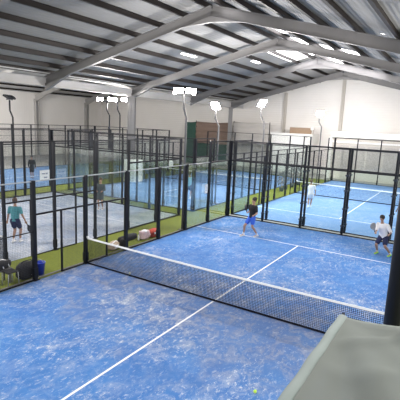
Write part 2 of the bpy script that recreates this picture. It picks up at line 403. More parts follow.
def fence(label, p, ang, panels, w=2.0, postw=.09, clamps=False, last=True):
    """court enclosure side. panels: list of (glass_h, mesh_from, mesh_to, open) from the start post; local x runs along the side"""
    t = thing('court_fence', label, 'court fence', (p[0], p[1], 0), ang)
    for i in range(len(panels) + (1 if last else 0)):
        a = panels[min(i, len(panels) - 1)]; b = panels[max(i - 1, 0)]
        h = max(a['top'], b['top']) + .03 if 0 < i < len(panels) else panels[min(i, len(panels) - 1)]['top'] + .03
        o = inst('post', post_mesh(round(h, 2), postw), t, (i * w, 0, 0))
        if clamps:
            for z in (.45, 1.25, 2.1, 2.8): inst('glass_clamp', CLAMP, o, (0, 0, z))
    for i, q in enumerate(panels):
        x = i * w; top = q['top']; m = q.get('m')
        MB().box((x + postw / 2, -.02, top - (.01 if q.get('pale') else .02)), (x + w - postw / 2, .02, top + (.02 if q.get('pale') else .03))).build('top_rail', M['lightrail' if q.get('pale') else 'black'], t)  # light reflecting off the pale rails is put into their colour
        if q.get('g'):
            gh = q['g']; inst('glass_pane', pane(w - postw, gh - .06), t, (x + postw / 2, 0, .05))
            MB().box((x + postw / 2, -.03, .0), (x + w - postw / 2, .03, .05)).build('bottom_rail', M['black'], t)
            if top > gh + .1:
                MB().box((x + postw / 2, -.03, gh - .03), (x + w - postw / 2, .03, gh + .04)).build('middle_rail', M['black'], t)
                inst('mesh_panel', wire_mesh(w - postw, top - gh - .06, q.get('pitch', .05)), t, (x + postw / 2, 0, gh + .04))
        elif q.get('gate'):
            side = q['gate']        # 1: leaf next to the far post, -1: next to the near post
            MB().box((x + postw / 2, -.025, 1.99), (x + w - postw / 2, .025, 2.04)).build('door_lintel', M['black'], t)
            MB().box((x + w / 2 - .025, -.025, 0), (x + w / 2 + .025, .025, 2.0)).build('door_post', M['black'], t)
            x0 = x + postw / 2 if side < 0 else x + w / 2 + .025
            inst('mesh_panel', wire_mesh(w / 2 - .07, 1.94, q.get('pitch', .05)), t, (x0, 0, .03))
            inst('mesh_panel', wire_mesh(w - postw, top - 2.08, q.get('pitch', .05)), t, (x + postw / 2, 0, 2.04))
            MB().box((x0, -.02, 0), (x0 + w / 2 - .07, .02, .03)).build('bottom_rail', M['black'], t)
        else:
            MB().box((x + postw / 2, -.02, .0), (x + w - postw / 2, .02, .035)).build('bottom_rail', M['black'], t)
            inst('mesh_panel', wire_mesh(w - postw, top - .07, q.get('pitch', .05)), t, (x + postw / 2, 0, .04))
            for z in q.get('rails', ()):
                MB().box((x + postw / 2, -.014, z), (x + w - postw / 2, .014, z + .025)).build('middle_rail', M['black'], t)
    return t

def turf(name_label, x0, y0, mat, y_from=None):
    o = MB().box((0, 0, 0), (10, 20, .012)).build('court_turf', M[mat], None, loc=(x0, y0, 0))
    o['kind'] = 'structure'; o['label'] = name_label; o['category'] = 'court surface'
    def line(a, b): MB().box((a[0], a[1], .012), (b[0], b[1], .0155)).build('court_line', M['line'], o)
    line((0, 3.025), (10, 3.075)); line((0, 16.925), (10, 16.975)); line((4.975, 3.075), (5.025, 9.97)); line((4.975, 10.03), (5.025, 16.925))
    return o

def padel_net(label, x0, y, pitch=.045):
    t = thing('padel_net', label, 'net', (x0, y, .012))
    N_ = int(9.9 / pitch); top = lambda x: .92 - .04 * (1 - ((x - 5) / 5) ** 2)
    mb = MB(); r = .0034
    for i in range(N_ + 1):
        x = .05 + 9.9 * i / N_; h = top(x)
        mb.add([(x - r, -r, .05), (x + r, -r, .05), (x + r, r, .05), (x - r, r, .05), (x - r, -r, h), (x + r, -r, h), (x + r, r, h), (x - r, r, h)], [(0, 1, 5, 4), (1, 2, 6, 5), (2, 3, 7, 6), (3, 0, 4, 7)])
    nz = int(.86 / pitch)
    for j in range(nz + 1):
        f = j / nz; K = 12
        for s_ in range(K):
            xa, xb = .05 + 9.9 * s_ / K, .05 + 9.9 * (s_ + 1) / K; za, zb = .05 + f * (top(xa) - .07), .05 + f * (top(xb) - .07)
            mb.add([(xa, -r, za - r), (xa, r, za - r), (xa, r, za + r), (xa, -r, za + r), (xb, -r, zb - r), (xb, r, zb - r), (xb, r, zb + r), (xb, -r, zb + r)], [(0, 1, 5, 4), (1, 2, 6, 5), (2, 3, 7, 6), (3, 0, 4, 7)])
    mb.build('netting', M['netcord'], t)
    tp = MB(); K = 16
    for s_ in range(K):
        xa, xb = .03 + 9.94 * s_ / K, .03 + 9.94 * (s_ + 1) / K
        tp.add([(xa, -.008, top(xa) - .055), (xa, .008, top(xa) - .055), (xa, .008, top(xa)), (xa, -.008, top(xa)), (xb, -.008, top(xb) - .055), (xb, .008, top(xb) - .055), (xb, .008, top(xb)), (xb, -.008, top(xb))], [(0, 1, 5, 4), (1, 2, 6, 5), (2, 3, 7, 6), (3, 0, 4, 7), (0, 3, 2, 1), (4, 5, 6, 7)])
    tp.build('top_tape', M['tape'], t)
    MB().box((.03, -.012, .0), (9.97, .012, .05)).build('bottom_band', M['netcord'], t)
    for x in (0, 10):
        p = MB().tube([(x, 0, 0), (x, 0, .93)], .04, 12).ball((x, 0, .93), .04).build('net_post', M['black'], t, True)
    MB().box((.0, -.03, .90), (.07, .03, .96)).build('tape_buckle', M['tape'], t)
    return t

def P(top=4.0, **k): return dict(top=top, **k)

# near court ---------------------------------------------------------------
turf('blue turf of the nearest court with worn sandy patches', -5, -10, 'turf_near')
padel_net('black padel net with white top tape across the nearest court', -5, 0)
R90 = PI / 2
left = [P(4.0, g=3.0)] + [P(3.0, pale=1, rails=(1.5,)) for _ in range(3)] + [P(3.0, pale=1, gate=1), P(3.0, pale=1, gate=-1)] + [P(3.0, pale=1), P(3.0, pale=1), P(3.0, g=2.96, pale=1), P(4.0, g=3.0)]
fence('black framed mesh side fence along the left of the nearest court', (-5.06, -10), R90, left, postw=.11)
fence('tall black framed glass wall at the far end of the nearest court', (-5, 10.06), 0, [P(4.0, g=3.0)] * 5, clamps=True)
fence('glass corner and mesh fence on the right of the nearest court', (5.06, -4), R90, [P(3.0), P(3.0, gate=1), P(3.0, gate=-1), P(3.0), P(3.0), P(4.0, g=3.0), P(4.0, g=3.0)], postw=.09)
mbk = MB().box((-5.18, -10.2, 0), (-5.12, 10.14, .03)); struct(mbk.build('kerb_strip', M['steel']), 'narrow grey kerb under the left fence of the nearest court', 'kerb')

# left court ----------------------------------------------------------------
turf('pale sandy turf of the court on the left', -17.1, -11.65, 'turf_sandy')
padel_net('padel net of the court on the left', -17.1, -1.65)
fence('tall black mesh fence along the near side of the left court', (-7.04, -3.65), R90, [P(4.0), P(4.0, gate=1), P(4.0, gate=-1), P(4.0), P(4.0, g=3), P(4.0, g=3)])
fence('black glass and mesh wall at the far end of the left court', (-17.1, 8.41), 0, [P(4.0, g=3.0)] * 5)
fence('tall black mesh fence along the far side of the left court', (-17.16, -1.65), R90, [P(4.0, rails=(3.0,))] * 5)
# court behind the left court --------------------------------------------------
turf('light blue turf of the court behind the left court', -17.1, 9.75, 'turf_far')
padel_net('padel net of the court behind the left court', -17.1, 19.75, .09)
fence('near glass wall of the court behind the left court', (-17.1, 9.69), 0, [P(4.0, g=3.0)] * 5)
side = [P(4.0, g=3.0, pitch=.1), P(3.0, pitch=.1), P(3.0, pitch=.1), P(3.0, pitch=.1), P(3.0, gate=1, pitch=.1), P(3.0, gate=-1, pitch=.1), P(3.0, pitch=.1), P(3.0, pitch=.1), P(3.0, pitch=.1), P(4.0, g=3.0, pitch=.1)]
fence('right side fence of the court behind the left court', (-7.04, 9.75), R90, side)
fence('left side fence of the court behind the left court', (-17.16, 9.75), R90, side)
fence('far glass wall of the court behind the left court', (-17.1, 29.81), 0, [P(4.0, g=3.0, pitch=.1)] * 5)
# far court ---------------------------------------------------------------------
turf('light blue turf of the court beyond the far glass wall', -5, 10.62, 'turf_far')
padel_net('padel net of the court beyond the far glass wall', -5, 20.62, .09)
fence('near glass wall of the far court just behind the nearest court', (-5, 10.56), 0, [P(4.0, g=3.0)] * 5, clamps=True)
fence('left side fence of the far court', (-5.06, 10.62), R90, side)
fence('glass wall at the far end of the far court before the booth', (-5, 30.68), 0, [P(4.0, g=3.0, pitch=.1)] * 5)
# leftmost court --------------------------------------------------------------
turf('blue turf of the leftmost court by the cream wall', -29.2, 3.8, 'turf_far')
lf = [P(4.0, pitch=.1, rails=(3.0,))]
fence('tall mesh fence of the leftmost court nearest the cream wall', (-29.26, 11.8), R90, lf * 6)
fence('mesh fence of the leftmost court on its right side', (-19.14, 5.8), R90, [P(4.0, g=3.0, pitch=.1)] * 9)
fence('glass wall at the far end of the leftmost court', (-29.2, 23.86), 0, [P(4.0, g=3.0, pitch=.1)] * 5)

# ------------------------------------------------------------ floodlights
def floodlight(x, y, zt, label, aim, lit=True, single=False, power=900, jog=(-.26, 0), r=.05, pole='galv', base=0.0, spread=.27, back=.9):
    t = thing('floodlight_post', label, 'floodlight', (x, y, base), 0, None)
    jx, jy = jog
    MB().tube([(0, 0, 0), (0, 0, zt - 1.15), (jx, jy, zt - .75), (jx, jy, zt - .15)], r, 12).build('pole', M[pole], t, True)
    MB().box((-.14, -.14, 0), (.14, .14, .02)).build('base_plate', M[pole], t)
    rz = math.atan2(aim[1] - y, aim[0] - x)
    hd = bpy.data.objects.new('cross_arm', MB().box((-.03, -.12 if single else -spread - .1, -.03), (.03, .12 if single else spread + .1, .03)).mesh('cross_arm', M[pole]))
    C.objects.link(hd); hd.parent = t; hd.location = (jx, jy, zt - .12); hd.rotation_euler.z = rz
    for s in ((0,) if single else (-1, 1)):
        mb = MB().box((-.05, -.23, -.17), (.05, .23, .17)) if not single else MB().box((-.05, -.3, -.26), (.05, .3, .26))
        for k in range(5): mb.box((-.085, -.17 + k * .08, -.12), (-.05, -.155 + k * .08, .12))
        h = mb.build('lamp_head', M['black'], t); h.location = (jx - spread * s * math.sin(rz), jy + spread * s * math.cos(rz), zt + .02)
        h.rotation_euler = (0, PI / 180 * 35 if lit else PI / 180 * 60, rz)
        (MB().box((.05, -.28, -.24), (.058, .28, .24)) if single else MB().box((.05, -.215, -.155), (.058, .215, .155))).build('lens', M['lampglass' if lit else 'lampoff'], h)
    if lit:
        for sg, pw in ((1, power), (-1, power * back)):      # one spot towards the aim, one added facing back to brighten the walls
            L = bpy.data.lights.new('flood', 'SPOT'); L.energy = pw; L.spot_size = math.radians(179); L.spot_blend = .15; L.shadow_soft_size = .2; L.color = (1, .96, .92)
            o = bpy.data.objects.new('flood', L); C.objects.link(o); o.parent = t
            d = Vector((sg * math.cos(rz), sg * math.sin(rz), -.04)); o.location = Vector((jx, jy, zt)) + d.normalized() * .26; o.rotation_euler = d.to_track_quat('-Z', 'Y').to_euler()
    return t
PW = 1000
floodlight(-5.2, 6.0, 6.2, 'lit twin floodlight on a cranked post by the left fence of the nearest court', (0, 0), power=PW, jog=(-.14, 0))
floodlight(5.06, -5.95, 6.9, 'thick dark floodlight post at the right edge of the nearest court', (0, 0), power=PW * 1.0, jog=(.26, 0), r=.068, pole='black')
floodlight(-5.2, -6.0, 6.2, 'floodlight post left of the nearest court', (0, 0), power=PW)
floodlight(5.2, 6.0, 6.2, 'floodlight post right of the nearest court', (0, 0), power=PW, jog=(.26, 0))
floodlight(-5.25, 14.6, 6.2, 'lit floodlight on a cranked post beside the white container', (1, 12), power=PW * 1.5, single=True)
floodlight(-5.25, 26.6, 6.1, 'small lit floodlight farthest away in front of the end wall', (2, 14), power=PW * 1.5, single=True)
floodlight(-7.3, 12.6, 5.9, 'bright floodlight in front of the hung brown sheet', (-8.5, 0), power=PW * 1.5, single=True)
floodlight(-17.3, 13.75, 6.25, 'left of the two bright floodlights beside the tall column', (-8, 4), power=PW * 1.5, pole='black', spread=.5, back=.08)
floodlight(-17.6, 15.2, 6.35, 'right of the two bright floodlights beside the tall column', (-8, 4), power=PW * 1.5, pole='black', spread=.5, back=.08)
floodlight(-17.45, 5.9, 5.85, 'unlit dark floodlight on a cranked post at far left', (-24, 2), lit=False, r=.05, pole='black')
floodlight(-29.5, 8.0, 6.2, 'unseen floodlight post added left of the leftmost court', (-24, 10), power=PW * 2.5)  # added out of view to light the dark next bay
floodlight(-17.6, -5.0, 6.2, 'unseen floodlight post added beside the near half of the left court', (-12, -2), power=PW * 3)  # added out of view to brighten the left court
floodlight(-34.5, 9.0, 6.2, 'unseen floodlight post added by the cream wall left of the leftmost court', (-28, 16), power=PW * 2)  # added out of view to brighten the left wall
floodlight(5.3, 16.6, 6.2, 'floodlight post right of the far court', (0, 18), power=PW * 1.5, jog=(.26, 0))

# ------------------------------------------------------------ people
def capsule(mb, p, q, r1, r2, n=12):
    p = Vector(p); q = Vector(q); d = (q - p).normalized() if (q - p).length > 1e-5 else Vector((0, 0, 1)); pts = []; rs = []
    for a in (80, 55, 28): pts.append(p - d * r1 * math.sin(math.radians(a))); rs.append(r1 * math.cos(math.radians(a)))
    pts += [p, q]; rs += [r1, r2]
    for a in (28, 55, 80): pts.append(q + d * r2 * math.sin(math.radians(a))); rs.append(r2 * math.cos(math.radians(a)))
    mb.tube(pts, rs, n)
def ell_loft(mb, secs, side, n=16):
    """stack of ellipses (centre, half width along side, half depth)"""
    rings = []
    side = Vector(side).normalized(); dirn = (Vector(secs[-1][0]) - Vector(secs[0][0])).normalized(); fr = dirn.cross(side).normalized(); side = fr.cross(dirn).normalized()
    for c, a, b in secs: rings.append([Vector(c) + side * a * math.cos(2 * PI * k / n) + fr * b * math.sin(2 * PI * k / n) for k in range(n)])
    mb.loft(rings)
def remeshed(mb, name, mat, parent, vox, smooth=3):
    me = mb.mesh('tmp', None); o = bpy.data.objects.new('tmp', me); C.objects.link(o)
    r = o.modifiers.new('r', 'REMESH'); r.mode = 'VOXEL'; r.voxel_size = vox
    s = o.modifiers.new('s', 'SMOOTH'); s.factor = .5; s.iterations = smooth
    dg = bpy.context.evaluated_depsgraph_get(); dg.update()
    me2 = bpy.data.meshes.new_from_object(o.evaluated_get(dg)); bpy.data.objects.remove(o)
    me2.name = name; me2.materials.clear(); me2.materials.append(mat)
    for p in me2.polygons: p.use_smooth = True
    ob = bpy.data.objects.new(name, me2); C.objects.link(ob); ob.parent = parent; return ob

def person(label, loc, J, mats, face, hold=None, vox=.012, rz=math.radians(31.7)):
    """J: joints in a frame whose x runs to the photo's right and y away from the camera; mats: shirt, shorts, shoes, hair"""
    t = thing('person', label, 'person', (loc[0], loc[1], .013), rz)
    J = {k: Vector(v) for k, v in J.items()}
    side = (J['shR'] - J['shL']).normalized(); hs = (J['hipR'] - J['hipL']).normalized()
    face = Vector(face).normalized()
    up = (J['head'] - J['neck']).normalized(); pel, ch = J['pelvis'], J['chest']
    b = MB()
    ell_loft(b, [(pel - up * .09, .10, .08), (pel, .155, .105), (pel.lerp(ch, .35), .135, .095), (pel.lerp(ch, .7), .155, .11), (ch, .175, .115), (ch.lerp(J['neck'], .55), .15, .09), (J['neck'], .07, .06)], side)
    capsule(b, J['neck'] - up * .05, J['neck'].lerp(J['head'], .6), .06, .052)
    hd = J['head']; sd = face.cross(up).normalized()
    rot = Matrix((sd, face, up)).transposed()
    b.ball(hd + up * .025, (.077, .096, .105), 16, 12, rot); b.ball(hd - up * .045 + face * .02, (.058, .068, .072), 14, 10, rot)
    capsule(b, hd + face * .088 + up * .01, hd + face * .112 - up * .022, .010, .016, 8)        # nose
    for s in (-1, 1):
        b.ball(hd + sd * s * .078 - face * .005 + up * .0, (.012, .022, .033), 8, 6, rot)          # ears
        b.ball(hd + sd * s * .03 + face * .088 + up * .032, (.016, .01, .008), 8, 6, rot)          # brow
    capsule(b, hd + face * .088 - up * .052 - sd * .02, hd + face * .088 - up * .052 + sd * .02, .009, .009, 8)   # lips
    for s in ('L', 'R'):
        sh, el, wr = J['sh' + s], J['el' + s], J['wr' + s]
        capsule(b, ch.lerp(J['neck'], .4), sh, .07, .056); capsule(b, sh, el, .052, .040); capsule(b, el, wr, .042, .027)
        d = (wr - el).normalized(); n = d.cross(side if abs(d.dot(side)) < .9 else up).normalized(); w = n.cross(d).normalized()
        palm = wr + d * .085
        ell_loft(b, [(wr, .027, .02), (wr + d * .04, .038, .018), (palm, .042, .016)], w, 12)
        curl = -n if n.dot(Vector((0, 0, 1))) > 0 else n
        for k, ln in enumerate((.068, .078, .072, .056)):                                        # four fingers bent at the knuckles
            a = palm + w * (-.030 + .020 * k) - d * .01; m1 = a + (d * .85 + curl * .5) * ln * .5; m2 = m1 + (d * .35 + curl * .9) * ln * .5
            capsule(b, a, m1, .0095, .009, 8); capsule(b, m1, m2, .009, .0075, 8)
        a = wr + d * .025 - w * .025; m1 = a + (d * .5 - w * .75) * .04; capsule(b, a, m1, .012, .011, 8); capsule(b, m1, m1 + (d * .8 + curl * .45) * .035, .011, .008, 8)
        hp, kn, an = J['hip' + s], J['kn' + s], J['an' + s]
        capsule(b, hp, kn, .088, .056); cf = kn.lerp(an, .33) - face * .012; capsule(b, kn, cf, .054, .056); capsule(b, cf, an, .054, .034)
        fd = J['toe' + s] - an; fd.z = 0; capsule(b, an - Vector((0, 0, .03)), an + fd * .8 - Vector((0, 0, .045)), .034, .028, 10)
    remeshed(b, 'body', M['skin'], t, vox)
    # eyes
    # clothing
    sh_ = MB()
    ell_loft(sh_, [(pel - up * .06, .172, .13), (pel.lerp(ch, .35), .158, .122), (pel.lerp(ch, .7), .172, .130), (ch, .192, .135), (ch.lerp(J['neck'], .6), .165, .105), (ch.lerp(J['neck'], .92), .085, .075)], side)
    for s in ('L', 'R'):
        sh, el = J['sh' + s], J['el' + s]
        capsule(sh_, ch.lerp(J['neck'], .35), sh, .085, .075); capsule(sh_, sh, sh.lerp(el, mats.get('sleeve', .62)), .072, .066)
        if mats.get('sleeve', 0) > .95: capsule(sh_, el, el.lerp(J['wr' + s], .85), .06, .045)
    remeshed(sh_, 'shirt', mats['shirt'], t, vox)
    st = MB(); ell_loft(st, [(pel - up * .12, .165, .12), (pel - up * .04, .175, .128), (pel + up * .07, .163, .122)], hs)
    for s in ('L', 'R'):
        hp, kn = J['hip' + s], J['kn' + s]; e = hp.lerp(kn, mats.get('leg', .72)); capsule(st, hp, hp.lerp(e, .9), .11, .098)
    remeshed(st, 'shorts', mats['shorts'], t, vox)
    # hair cap
    hr = MB(); hr.ball(hd + up * .052 - face * .016, (.096, .114, .106), 16, 12, rot)
    capsule(hr, hd + up * .0 - face * .05, hd - face * .055 - up * .035, .062, .05)
    h_ = remeshed(hr, 'hair', mats['hair'], t, max(vox, .01), 2)
    for s in ('L', 'R'):
        an, toe = J['an' + s], J['toe' + s]; fd = (toe - an); fd.z = 0; fd.normalize(); g = Vector((an.x, an.y, max(0, an.z - .085)))
        sm = MB(); sw = fd.cross(Vector((0, 0, 1)))
        secs = [(-.075, .03, .06), (-.05, .042, .085), (.0, .043, .095), (.07, .046, .065), (.14, .05, .05), (.185, .042, .04), (.205, .022, .025)]
        rings = []
        for x, w_, h in secs:
            ring = []
            for k in range(14):
                a = 2 * PI * k / 14; ring.append(g + fd * x + sw * w_ * math.cos(a) + Vector((0, 0, h / 2 + h / 2 * math.sin(a))))
            rings.append(ring)
        sm.loft(rings); sm.build('shoe', mats['shoes'], t, True)
        capsule_mb = MB(); capsule(capsule_mb, an - Vector((0, 0, .01)), an + (J['kn' + s] - an).normalized() * .07, .041, .040); capsule_mb.build('sock', mats.get('sock', M['c_white']), t, True)
    return t

def racket(label, hand, direction, facing, mat, base, rz=math.radians(31.7)):
    """padel racket: rounded solid head with a row of holes, throat and taped grip, handle end at the hand"""
    t = thing('padel_racket', label, 'racket', (base[0], base[1], .013), rz)
    d = Vector(direction).normalized(); f = Vector(facing); f = (f - d * f.dot(d)).normalized(); s = d.cross(f)
    h = Vector(hand)
    MB().tube([h - d * .03, h + d * .10], .016, 10).build('grip', M['c_black'], t, True)
    prof = [(.10, .022), (.14, .035), (.17, .07), (.21, .105), (.26, .128), (.31, .132), (.36, .12), (.40, .09), (.425, .05), (.43, .0)]
    out = [(x, w) for x, w in prof] + [(x, -w) for x, w in prof[-2::-1]]
    mb = MB(); n = len(out)
    vs = [h + d * x + s * w + f * e for e in (-.018, .018) for x, w in out]
    c0 = len(vs); vs += [h + d * .28 + f * e for e in (-.018, .018)]
    fs = []
    for i in range(n):
        j = (i + 1) % n; fs += [(i, j, n + j, n + i), (j, i, c0), (n + i, n + j, c0 + 1)]
    mb.add(vs, fs).build('racket_head', mat, t)
    hm = MB()
    for gx in range(-2, 3):
        for gy in range(-2, 3):
            if gx * gx + gy * gy > 6: continue
            c = h + d * (.30 + gx * .036) + s * gy * .036; hm.tube([c - f * .0195, c + f * .0195], .006, 8)
    hm.build('drilled_holes', M['rktg'] if mat is M['rkt'] else M['rkt'], t)
    return t

def stand(dx_l=-.14, dx_r=.14, dy_l=0, dy_r=0, h=1.75, lean=(0, 0), face=(0, 1, 0), arms=None, crouch=0.0, shoulder=(1, 0)):
    """joints of a standing figure; shoulder = ground direction from left to right shoulder"""
    k = h / 1.75; sx, sy = shoulder; n = math.hypot(sx, sy); sx /= n; sy /= n
    L = Vector((lean[0], lean[1], 0)); J = {}
    hz = .93 * k - crouch
    pel = Vector((0, 0, hz)) ; ch = pel + Vector((0, 0, .36 * k)) + L; nk = ch + Vector((0, 0, .17 * k)) + L * .4; hd = nk + Vector((0, 0, .175 * k)) + L * .3
    J.update(pelvis=pel, chest=ch, neck=nk, head=hd)
    S_ = Vector((sx, sy, 0)); F = Vector(face).normalized()
    for s, q in (('L', -1), ('R', 1)):
        J['sh' + s] = ch + S_ * q * .185 * k + Vector((0, 0, .085 * k)); J['hip' + s] = pel + S_ * q * .085 * k - Vector((0, 0, .04))
    for s, fx, fy in (('L', dx_l, dy_l), ('R', dx_r, dy_r)):
        an = Vector((fx, fy, .085)); hip = J['hip' + s]; mid = (an + hip) / 2; leg = (hip - an).length; tot = .86 * k
        bend = math.sqrt(max(0, (tot / 2) ** 2 - (leg / 2) ** 2)) if leg < tot else 0
        J['kn' + s] = mid + Vector((F.x, F.y, 0)) * min(bend, .25); J['an' + s] = an; J['toe' + s] = an + Vector((F.x, F.y, 0)) * .2
    arms = arms or {}
    for s, q in (('L', -1), ('R', 1)):
        e, w = arms.get(s, ((q * .07 * sx, q * .07 * sy, -.27), (q * .1 * sx + F.x * .08, q * .1 * sy + F.y * .08, -.51)))
        J['el' + s] = J['sh' + s] + Vector(e) * k; J['wr' + s] = J['sh' + s] + Vector(w) * k
    return J

# player in black by the service line: feet wide apart, turned to the photo's left, racket held in front
J = stand(-.34, .27, -.02, .0, 1.80, (.03, 0), (-.8, -.6, 0), {'L': ((-.04, -.08, -.26), (-.12, -.24, -.24)), 'R': ((.03, -.08, -.27), (-.10, -.24, -.30))}, .06, (.55, -.83))
person('player in black shirt and bright blue shorts holding a racket on the nearest court', (-2.20, 7.02), J, dict(shirt=M['c_black'], shorts=M['c_blue'], shoes=M['shoew'], hair=M['hair'], leg=.66), (-.9, -.4, -.1), vox=.011)
racket('black racket held by the player in the black shirt', J['wrL'] + Vector((-.06, -.05, -.02)), (-.22, -.35, .85), (.9, -.35, .1), M['rkt'], (-2.20, 7.02))
# player in white by the right: knees bent, wide stance, grey racket before the chest
J = stand(-.13, .26, .12, -.20, 1.76, (-.10, -.04), (-.75, -.65, 0), {'L': ((-.10, -.16, -.22), (-.20, -.36, -.24)), 'R': ((.10, -.12, -.25), (-.06, -.34, -.26))}, .17, (.75, -.66))
person('player in white shirt and navy shorts crouching with a racket at right', (3.07, 8.05), J, dict(shirt=M['c_white'], shorts=M['c_navy'], shoes=M['lime'], hair=M['hair'], leg=.78, sleeve=.9), (-.8, -.6, -.1), vox=.011)
racket('grey racket held by the crouching player in white', J['wrL'] + Vector((-.04, -.03, -.02)), (-.35, -.1, .75), (.4, -.9, .1), M['rktg'], (3.07, 8.05))
# player in teal on the left court, seen from behind
J = stand(-.10, .13, 0, .1, 1.76, (0, .03), (0, 1, 0), {'L': ((-.08, .0, -.27), (-.13, .03, -.50)), 'R': ((.09, 0, -.27), (.19, .02, -.49))}, .03, (1, 0))
person('player in teal shirt and dark shorts seen from behind on the left court', (-8.87, -.02), J, dict(shirt=M['c_teal'], shorts=M['c_navy'], shoes=M['shoew'], hair=M['hairb'], leg=.7), (-.1, 1, -.05), vox=.012)
racket('dark racket hanging from the right hand of the player in teal', J['wrR'] + Vector((.02, 0, -.07)), (.55, .1, -.8), (.1, 1, 0), M['rkt'], (-8.87, -.02))
J = stand(-.1, .12, 0, 0, 1.72, (.0, 0), (0, -1, 0), {'L': ((-.05, -.12, -.25), (.04, -.32, -.28)), 'R': ((.05, -.12, -.25), (-.02, -.32, -.28))}, .02)
person('player in dark grey clothes standing far back on the left court', (-11.0, 6.6), J, dict(shirt=M['c_grey'], shorts=M['c_grey'], shoes=M['shoew'], hair=M['hairb'], sleeve=1), (0, -1, 0), vox=.016)
J = stand(-.12, .06, 0, .1, 1.76, (-.02, 0), (.3, 1, 0), {'L': ((-.06, .05, -.27), (-.12, .1, -.50)), 'R': ((.09, 0, -.25), (.12, .1, -.48))}, .04, (.9, -.4))
person('player in white on the far court behind the glass, left of centre', (-2.32, 15.7), J, dict(shirt=M['c_white'], shorts=M['c_white'], shoes=M['shoew'], hair=M['hairb'], leg=.6), (.2, 1, 0), vox=.016)
J = stand(-.12, .14, 0, .1, 1.76, (0, 0), (-.3, 1, 0), None, .06)
person('player in white cut by the right edge behind the glass', (3.05, 14.3), J, dict(shirt=M['c_white'], shorts=M['c_navy'], shoes=M['shoew'], hair=M['hairb']), (-.2, 1, 0), vox=.016)
J = stand(-.14, .12, 0, .1, 1.78, (.03, 0), (.2, 1, 0), None, .06)
person('player in pale teal shirt on the court behind the left court', (-9.35, 12.7), J, dict(shirt=M['c_pteal'], shorts=M['c_navy'], shoes=M['shoew'], hair=M['hair']), (.2, 1, 0), vox=.016)
J = stand(-.08, .08, 0, 0, 1.74, (0, 0), (.3, -1, 0), None, 0)
person('small dark-clothed figure on the leftmost court far away', (-23.3, 11.4), J, dict(shirt=M['c_black'], shorts=M['c_black'], shoes=M['shoeg'], hair=M['hair'], sleeve=1, leg=.95), (.2, -1, 0), vox=.018)

# ------------------------------------------------------------ small things on and around the courts
def ball(x, y, label, mat='ball', r=.034):
    o = MB().ball((0, 0, r), r, 16, 12).build('padel_ball', M[mat], None, True, loc=(x, y, .0125)); tag(o, label, 'ball')
    pts = [(math.cos(a) * r * 1.005, math.sin(a) * r * .72 , r + math.cos(2 * a) * r * .55) for a in [k * 2 * PI / 24 for k in range(25)]]
    pts = [((Vector(p) - Vector((0, 0, r))).normalized() * r * 1.01 + Vector((0, 0, r))) for p in pts]
    MB().tube(pts, .0016, 6).build('seam', M['line'], o)
ball(2.69, -3.08, 'yellow-green ball at the bottom of the nearest court', 'ball')
ball(-3.19, .12, 'pale worn ball close to the foot of the net', 'ballw')

def soft(name, label, cat, loc, size, mat, rz=0, seed=0, sag=.2, group=None):
    """soft bag-like lump: a rounded box with uneven folds"""
    mb = MB(); n, m_ = 20, 12; rings = []
    for i in range(m_ + 1):
        th = PI * (i + .05) / (m_ + .1); ring = []
        for k in range(n):
            ph = 2 * PI * k / n
            x, y, z = math.sin(th) * math.cos(ph), math.sin(th) * math.sin(ph), math.cos(th)
            sq = lambda v: math.copysign(abs(v) ** .6, v)
            p = Vector((sq(x) * size[0] / 2, sq(y) * size[1] / 2, sq(z) * size[2] / 2))
            q = 1 + sag * noise.noise(Vector((x * 1.7 + seed, y * 1.7, z * 1.7)))
            p = Vector((p.x * q, p.y * q, p.z * q if z > 0 else p.z)); p.z += size[2] / 2; ring.append(p)
        rings.append(ring)
    mb.loft(rings[::-1]); o = mb.build(name, M[mat], None, True, loc=loc, rz=rz)
    if label: tag(o, label, cat, group)
    return o

# bench with bags outside the left fence
bn = thing('court_bench', 'low metal bench carrying racket bags outside the left fence', 'bench', (-5.62, -3.2, 0))
sl = MB()
for k in range(4): sl.box((-.17 + k * .09, -.75, .40), (-.10 + k * .09, .75, .425))
sl.build('seat', M['steel'], bn)
for sx in (-.15, .15):
    for sy in (-.65, .65): MB().box((sx - .02, sy - .02, 0), (sx + .02, sy + .02, .40)).build('leg', M['galv'], bn)
b = soft('racket_bag', 'black racket bag with white stripes lying on the bench', 'bag', (-5.62, -2.85, .426), (.34, .85, .26), 'c_black', .1, 3, .15)
for k in range(3): MB().tube([(-.17, -.26 + k * .2, .05), (-.10, -.24 + k * .2, .24), (0, -.2 + k * .2, .27), (.10, -.16 + k * .2, .24), (.175, -.12 + k * .2, .06)], .017, 8).build('stripe', M['c_white'], b, True)
b = soft('duffel_bag', 'large black duffel bag with white emblem beside the blue bucket', 'bag', (-5.40, -2.03, .0), (.38, .66, .52), 'c_black', 0, 11, .22)
MB().add([(.17, .02, .14), (.17, .24, .15), (.17, .18, .22), (.16, .16, .34), (.17, .11, .24), (.222, .02, .14), (.222, .24, .15), (.22, .18, .22), (.21, .16, .34), (.22, .11, .24)], [(0, 1, 2, 3, 4), (9, 8, 7, 6, 5), (0, 5, 6, 1), (1, 6, 7, 2), (2, 7, 8, 3), (3, 8, 9, 4), (4, 9, 5, 0)]).build('white_emblem', M['c_white'], b)
MB().tube([(0, -.25, .46), (0, -.12, .56), (0, .12, .56), (0, .25, .46)], .015, 8).build('handle', M['c_black'], b, True)
ch = thing('folding_stool', 'small folding stool with pale metal legs beside the duffel bag', 'stool', (-5.30, -2.66, 0))
MB().box((-.17, -.17, .40), (.17, .17, .43)).build('seat', M['c_black'], ch, bevel=.008)
for sx in (-1, 1):
    for sy in (-1, 1): MB().tube([(sx * .15, sy * .15, .40), (sx * .15, -sy * .15 if 0 else sy * .17, 0)], .013, 8).build('leg', M['lightrail'], ch, True)
